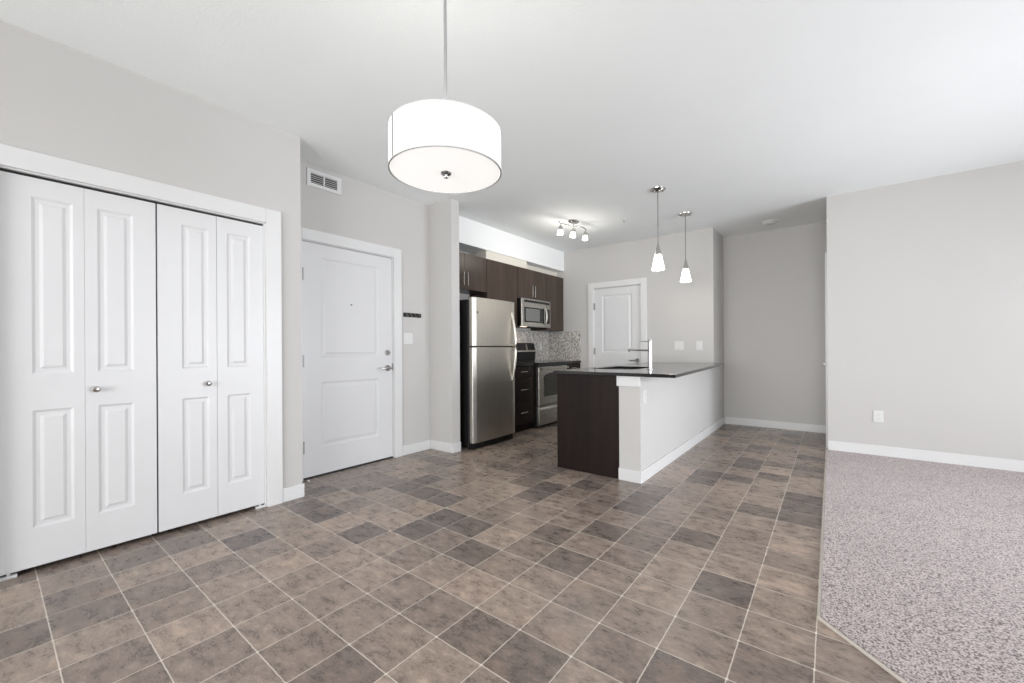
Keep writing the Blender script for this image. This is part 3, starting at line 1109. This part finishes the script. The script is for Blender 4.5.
# ------------------------------------------------------------------ island
t = thing('island_cabinet', (-1.75, 4.65, 0), 'espresso wood island cabinet with a plain end panel', 'island')
m = MB()
m.box(-2.020, -1.445, 3.352, 3.37, .0, .884).box(-1.456, -1.441, 3.37, 6.02, .1, .884).box(-2.0, -1.462, 6.0, 6.02, .1, .884).box(-2.0, -1.462, 3.37, 6.0, .1, .118)
m.box(-1.94, -1.925, 3.37, 6.0, 0, .1)
m.build('cabinet_body', M['wood_dark'], t)
m = MB().box(-2.050, -1.437, 3.332, 3.351, .0, .884)
m.build('end_panel', M['wood_dark'], t, .002)
frIs = lambda u, d, w: (-2.025 - d, u, w)
ys = [3.372, 3.90, 4.43, 5.03, 5.53, 6.0]
for k in range(5):
    a, b = ys[k] + .002, ys[k + 1] - .002
    if k == 2:
        m = MB(); boxf(m, frIs, a, b, -.02, 0, .11, .87)
        dw = m.build('dishwasher_front', M['steel_h'], t, .003)
        bar_handle(frIs, (a + b) / 2, .80, dw, False, .45, .009)
    else:
        m = MB(); boxf(m, frIs, a, b, -.019, 0, .11, .728)
        dr = m.build('cabinet_door', M['wood_dark'], t, .0015)
        bar_handle(frIs, b - .04 if k % 2 else a + .04, .62, dr)
        m = MB(); boxf(m, frIs, a, b, -.019, 0, .735, .874)
        dr = m.build('drawer', M['wood_dark'], t, .0015)
        bar_handle(frIs, (a + b) / 2, .805, dr, False)

# countertop with a sink cut-out; the seating edge tapers towards the wall
t = thing('island_countertop', (-1.5, 4.65, .885), 'black granite island countertop with a seating overhang', 'countertop')
cz0, cz1 = .885, .913
sx0, sx1, sy0, sy1 = -1.93, -1.50, 3.78, 4.46
ysl = [3.296, sy0, sy1, YK - .001]
edge = lambda y: -.955 + (-1.115 + .955) * (y - 3.296) / (YK - 3.296)
m = MB()
cols = lambda y: [-2.068, sx0, sx1, edge(y)]
for z, up in ((cz1, 1), (cz0, 0)):
    vs = [(x, y, z) for y in ysl for x in cols(y)]
    fs = []
    for j in range(3):
        for i in range(3):
            if i == 1 and j == 1:
                continue
            q = (j * 4 + i, j * 4 + i + 1, (j + 1) * 4 + i + 1, (j + 1) * 4 + i)
            fs.append(q)
    m.add(vs, fs)


def wallq(p, q):
    m.add([(p[0], p[1], cz0), (q[0], q[1], cz0), (q[0], q[1], cz1), (p[0], p[1], cz1)], [(0, 1, 2, 3)])


for j in range(3):
    wallq((-2.068, ysl[j]), (-2.068, ysl[j + 1]))
    wallq((edge(ysl[j]), ysl[j]), (edge(ysl[j + 1]), ysl[j + 1]))
for y in (ysl[0], ysl[3]):
    c = cols(y)
    for i in range(3):
        wallq((c[i], y), (c[i + 1], y))
wallq((sx0, sy0), (sx1, sy0)); wallq((sx1, sy0), (sx1, sy1)); wallq((sx1, sy1), (sx0, sy1)); wallq((sx0, sy1), (sx0, sy0))
slab_o = m.build('stone_slab', M['granite'], t)
bm = bmesh.new(); bm.from_mesh(slab_o.data)
bmesh.ops.remove_doubles(bm, verts=bm.verts, dist=1e-5)
bmesh.ops.recalc_face_normals(bm, faces=bm.faces)
bm.to_mesh(slab_o.data); bm.free()
md_ = slab_o.modifiers.new('edge', 'BEVEL'); md_.width = .003; md_.segments = 2; md_.limit_method = 'ANGLE'; md_.angle_limit = math.radians(40)

# undermount sink
t = thing('kitchen_sink', ((sx0 + sx1) / 2, (sy0 + sy1) / 2, .70), 'undermount stainless sink in the island countertop', 'sink')
m = MB()
r0 = [(sx0 - .008, sy0 - .008), (sx1 + .008, sy0 - .008), (sx1 + .008, sy1 + .008), (sx0 - .008, sy1 + .008)]
r1 = [(sx0 + .004, sy0 + .004), (sx1 - .004, sy0 + .004), (sx1 - .004, sy1 - .004), (sx0 + .004, sy1 - .004)]
r2 = [(sx0 + .02, sy0 + .02), (sx1 - .02, sy0 + .02), (sx1 - .02, sy1 - .02), (sx0 + .02, sy1 - .02)]
r3 = [(sx0 + .05, sy0 + .05), (sx1 - .05, sy0 + .05), (sx1 - .05, sy1 - .05), (sx0 + .05, sy1 - .05)]
vs = [(x, y, .884) for x, y in r0] + [(x, y, .884) for x, y in r1] + [(x, y, .72) for x, y in r2] + [(x, y, .705) for x, y in r3]
fs = [(r * 4 + k, r * 4 + (k + 1) % 4, (r + 1) * 4 + (k + 1) % 4, (r + 1) * 4 + k) for r in range(3) for k in range(4)] + [(12, 13, 14, 15)]
m.add(vs, fs)
sk = m.build('basin', M['sink_steel'], t)
sd = sk.modifiers.new('thick', 'SOLIDIFY'); sd.thickness = .0015; sd.offset = -1
m = MB().lathe(((sx0 + sx1) / 2, (sy0 + sy1) / 2, .7052), [(.045, 0), (.043, .003), (.030, .002), (.012, .001)], 'Z', 24)
m.build('drain', M['chrome'], t, smooth=True)

# faucet
fx, fy = -1.395, 4.0
t = thing('kitchen_faucet', (fx, fy, cz1), 'tall chrome single post faucet on the island countertop', 'faucet')
m = MB().lathe((fx, fy, cz1), [(.027, 0), (.027, .006), (.022, .010), (.019, .012), (.019, .27), (.017, .288), (.012, .292)], 'Z', 28)
m.build('faucet_post', M['bright_chrome'], t, smooth=True)
m = MB().tube([(fx - .012, fy, 1.097), (fx - .12, fy, 1.100), (fx - .225, fy, 1.106)], .0105, 16)
sp = m.build('spout', M['chrome'], t, smooth=True)
m = MB().lathe((fx - .215, fy, 1.080), [(.0095, 0), (.010, .004), (.010, .028)], 'Z', 16)
m.build('aerator', M['dark_chrome'], sp, smooth=True)
m = MB().tube([(fx - .010, fy, 1.182), (fx - .055, fy, 1.184), (fx - .105, fy, 1.182)], [.006, .0045, .0035], 12)
m.build('faucet_lever', M['chrome'], t, smooth=True)

# ------------------------------------------------------------------ lamps
def point(name, loc, power, color, r=.05):
    d = bpy.data.lights.new(name, 'POINT')
    d.energy = power; d.color = color; d.shadow_soft_size = r
    o = bpy.data.objects.new(name, d)
    COL.objects.link(o); o.location = loc
    return o


# drum pendant over the dining spot
DZ, DR, DH = 1.849, 0.228, 0.166
dd_, uu = 1.697, -0.1580
DX = math.cos(.6601) * uu * dd_ - math.sin(.6601) * dd_
DY = math.sin(.6601) * uu * dd_ + math.cos(.6601) * dd_
t = thing('drum_pendant', (DX, DY, DZ), 'large lit white drum pendant on a long rod', 'pendant lamp')
m = MB().lathe((DX, DY, DZ), [(DR, .006), (DR, DH), (DR - .003, DH), (DR - .003, .006)], 'Z', 72, False)
m.f += [(3 * 72 + k, 3 * 72 + (k + 1) % 72, (k + 1) % 72, k) for k in range(72)]
sh = m.build('drum_shade', M['shade_fabric'], t, smooth=True)
m = MB().lathe((DX, DY, DZ + .004), [(DR - .02, .012), (DR - .02, DH - .01), (DR - .022, DH - .01), (DR - .022, .012)], 'Z', 72, False)
m.build('inner_shade', M['shade_fabric'], sh, smooth=True)
m = MB().lathe((DX, DY, DZ), [(DR - .006, .003), (DR - .008, .007)], 'Z', 72)
m.build('diffuser', M['shade_glass'], t, smooth=True)
m = MB()
for rz in (0.0, DH - .004):
    m.lathe((DX, DY, DZ + rz), [(DR + .0015, 0), (DR + .0015, .005), (DR - .004, .005), (DR - .004, 0)], 'Z', 72, False)
m.build('shade_rim', plain('pale_rim_metal', (196, 196, 194), 0.4, 0.0), t, smooth=True)
# vertical seam of the fabric towards the closet
to_cam = math.atan2(-DY, -DX)
sa = to_cam - math.radians(60.5)
for ang, nm in ((sa, 'shade_seam'),):
    m = MB()
    c, s_ = math.cos(ang), math.sin(ang)
    p = Vector((DX + c * (DR + .0008), DY + s_ * (DR + .0008), 0)); tv = Vector((-s_, c, 0)) * .004
    o_ = Vector((c, s_, 0)) * .0012
    vs = []
    for z in (DZ + .004, DZ + DH - .002):
        for e in (p - tv, p + tv, p + tv + o_, p - tv + o_):
            vs.append((e.x, e.y, z))
    m.add(vs, [(0, 1, 2, 3), (4, 5, 6, 7), (0, 1, 5, 4), (1, 2, 6, 5), (2, 3, 7, 6), (3, 0, 4, 7)])
    m.build(nm, M['slot'], sh)
m = MB().lathe((DX, DY, DZ - .022), [(.004, 0), (.009, .002), (.010, .006), (.005, .010), (.006, .013), (.020, .016), (.023, .022), (.020, .025)], 'Z', 24)
m.build('finial', M['bright_chrome'], t, smooth=True)
m = MB()
for k in range(3):
    a = 2 * PI * k / 3 + .4
    m.tube([(DX, DY, DZ + DH - .012), (DX + math.cos(a) * (DR - .003), DY + math.sin(a) * (DR - .003), DZ + DH - .012)], .0025, 8)
m.build('spider_arms', M['chrome'], t, smooth=True)
m = MB().lathe((DX, DY, DZ + .03), [(.0062, 0), (.0062, H - DZ - .03 - .02)], 'Z', 14)
m.build('stem_rod', plain('brushed_rod', (150, 150, 150), 0.55, 0.3), t, smooth=True)
m = MB().lathe((DX, DY, H - .028), [(.010, 0), (.055, .006), (.064, .016), (.065, .028)], 'Z', 32)
m.build('ceiling_canopy', M['chrome'], t, smooth=True)
point('drum_bulb', (DX, DY, DZ + DH + .05), 3, (1, .96, .90), .12)


# mini pendants over the island
def mini_pendant(x, y, label):
    t = thing('mini_pendant', (x, y, 1.897), label, 'pendant lamp', 'mini pendants over the island')
    m = MB().lathe((x, y, 1.897), [(.064, .022), (.0655, .025), (.034, .176), (.028, .180), (.032, .176), (.062, .025)], 'Z', 40, False)
    m.build('glass_shade', M['cone_glass'], t, smooth=True)
    m = MB().lathe((x, y, 2.072), [(.034, 0), (.034, .008), (.022, .050), (.012, .095), (.008, .112), (.003, .114)], 'Z', 24)
    m.build('socket_cup', M['chrome'], t, smooth=True)
    m = MB().lathe((x, y, 2.18), [(.0042, 0), (.0042, .548)], 'Z', 12)
    m.build('stem_rod', M['dark_chrome'], t, smooth=True)
    m = MB().lathe((x, y, 2.712), [(.006, 0), (.022, .004), (.030, .008), (.060, .014), (.076, .020), (.078, .028)], 'Z', 40)
    cno = m.build('ceiling_canopy', M['chrome'], t, smooth=True)
    for a in (.6, 3.74):
        q = MB().lathe((x + .05 * math.cos(a), y + .05 * math.sin(a), 2.714), [(.004, 0), (.007, .002), (.007, .010)], 'Z', 12)
        q.build('cap_nut', M['dark_chrome'], cno, smooth=True)
    m = MB().lathe((x, y, 1.955), [(.006, 0), (.024, .012), (.029, .035), (.022, .065), (.014, .085), (.013, .115)], 'Z', 20)
    m.build('bulb', glow('lit_bulb', (255, 246, 230), 3.0), t, smooth=True)
    point('pendant_bulb', (x, y, 1.90), 4, (1, .93, .84), .04)
    return t


mini_pendant(-1.392, 4.238, 'small frosted cone pendant with chrome stem hanging above the faucet')
mini_pendant(-1.386, 5.222, 'small frosted cone pendant with chrome stem farther along the island toward the pantry wall')

# three head track light on the kitchen ceiling
ta, tb = Vector((-2.628, 4.33, 2.676)), Vector((-2.530, 4.86, 2.676))
tc = (ta + tb) / 2 + Vector((0, .02, 0))
t = thing('track_light', (tc.x, tc.y, H), 'chrome ceiling track light with three lit glass spots', 'ceiling light')
m = MB()
seg = 36
vs = []
ad = (tb - ta).normalized(); bd = Vector((-ad.y, ad.x, 0))
for (sc, z) in ((1.0, H), (1.0, H - .012), (.82, H - .022)):
    for k in range(seg):
        a = 2 * PI * k / seg
        p = tc + ad * (.085 * sc * math.cos(a)) + bd * (.055 * sc * math.sin(a))
        vs.append((p.x, p.y, z))
fs = [(r * seg + k, r * seg + (k + 1) % seg, (r + 1) * seg + (k + 1) % seg, (r + 1) * seg + k) for r in range(2) for k in range(seg)]
fs += [tuple(range(seg)), tuple(range(2 * seg, 3 * seg))]
m.add(vs, fs)
m.build('ceiling_plate', M['chrome'], t, smooth=True)
m = MB()
pts = []
for k in range(25):
    s = k / 24
    p = ta.lerp(tb, s) + bd * (.035 * math.sin(2 * PI * s))
    pts.append((p.x, p.y, p.z))
m.tube(pts, .008, 12)
m.tube([(tc.x, tc.y, 2.676), (tc.x, tc.y, H - .02)], .009, 12)
m.build('wavy_bar', M['chrome'], t, smooth=True)
for k, s in enumerate((.12, .52, .95)):
    p = ta.lerp(tb, s) + bd * (.035 * math.sin(2 * PI * s))
    tilt = Vector((-.15, .10, -1)).normalized() if k != 1 else Vector((-.15, .02, -1)).normalized()
    j = Vector((p.x, p.y, p.z - .045))
    m = MB().tube([p, j], .006, 10)
    a1 = tilt.cross(Vector((0, 0, 1))).normalized(); a2 = tilt.cross(a1).normalized()
    m.lathe(j - tilt * .012, [(.006, 0), (.020, .006), (.027, .030), (.028, .048)], (a1, a2, tilt), 24)
    hd = m.build('spot_head', M['chrome'], t, smooth=True)
    m = MB().lathe(j + tilt * .034, [(.027, 0), (.034, .030), (.039, .062), (.033, .066), (.010, .062)], (a1, a2, tilt), 24)
    m.build('spot_glass', M['spot_glass'], hd, smooth=True)
    q = j + tilt * .13
    point('spot_bulb', q, 3.0, (1, .95, .88), .04)

# ceiling detector and sprinkler
t = thing('smoke_detector', (-.62, 6.232, H), 'round white smoke detector on the hall ceiling', 'smoke detector')
MB().lathe((-.62, 6.232, H - .012), [(.098, 0), (.100, .004), (.100, .012)], 'Z', 40).build('mounting_base', M['plate'], t, smooth=True)
MB().lathe((-.62, 6.232, H - .036), [(.045, 0), (.066, .004), (.080, .024)], 'Z', 40).build('detector_cover', M['plate'], t, smooth=True)
t = thing('fire_sprinkler', (-2.054, 4.96, H), 'small white fire sprinkler on the kitchen ceiling', 'sprinkler')
MB().lathe((-2.054, 4.96, H - .006), [(.030, 0), (.032, .003), (.032, .006)], 'Z', 24).build('escutcheon', M['plate'], t, smooth=True)
MB().lathe((-2.054, 4.96, H - .036), [(.014, 0), (.014, .002), (.005, .004), (.006, .030)], 'Z', 16).build('deflector', M['chrome'], t, smooth=True)
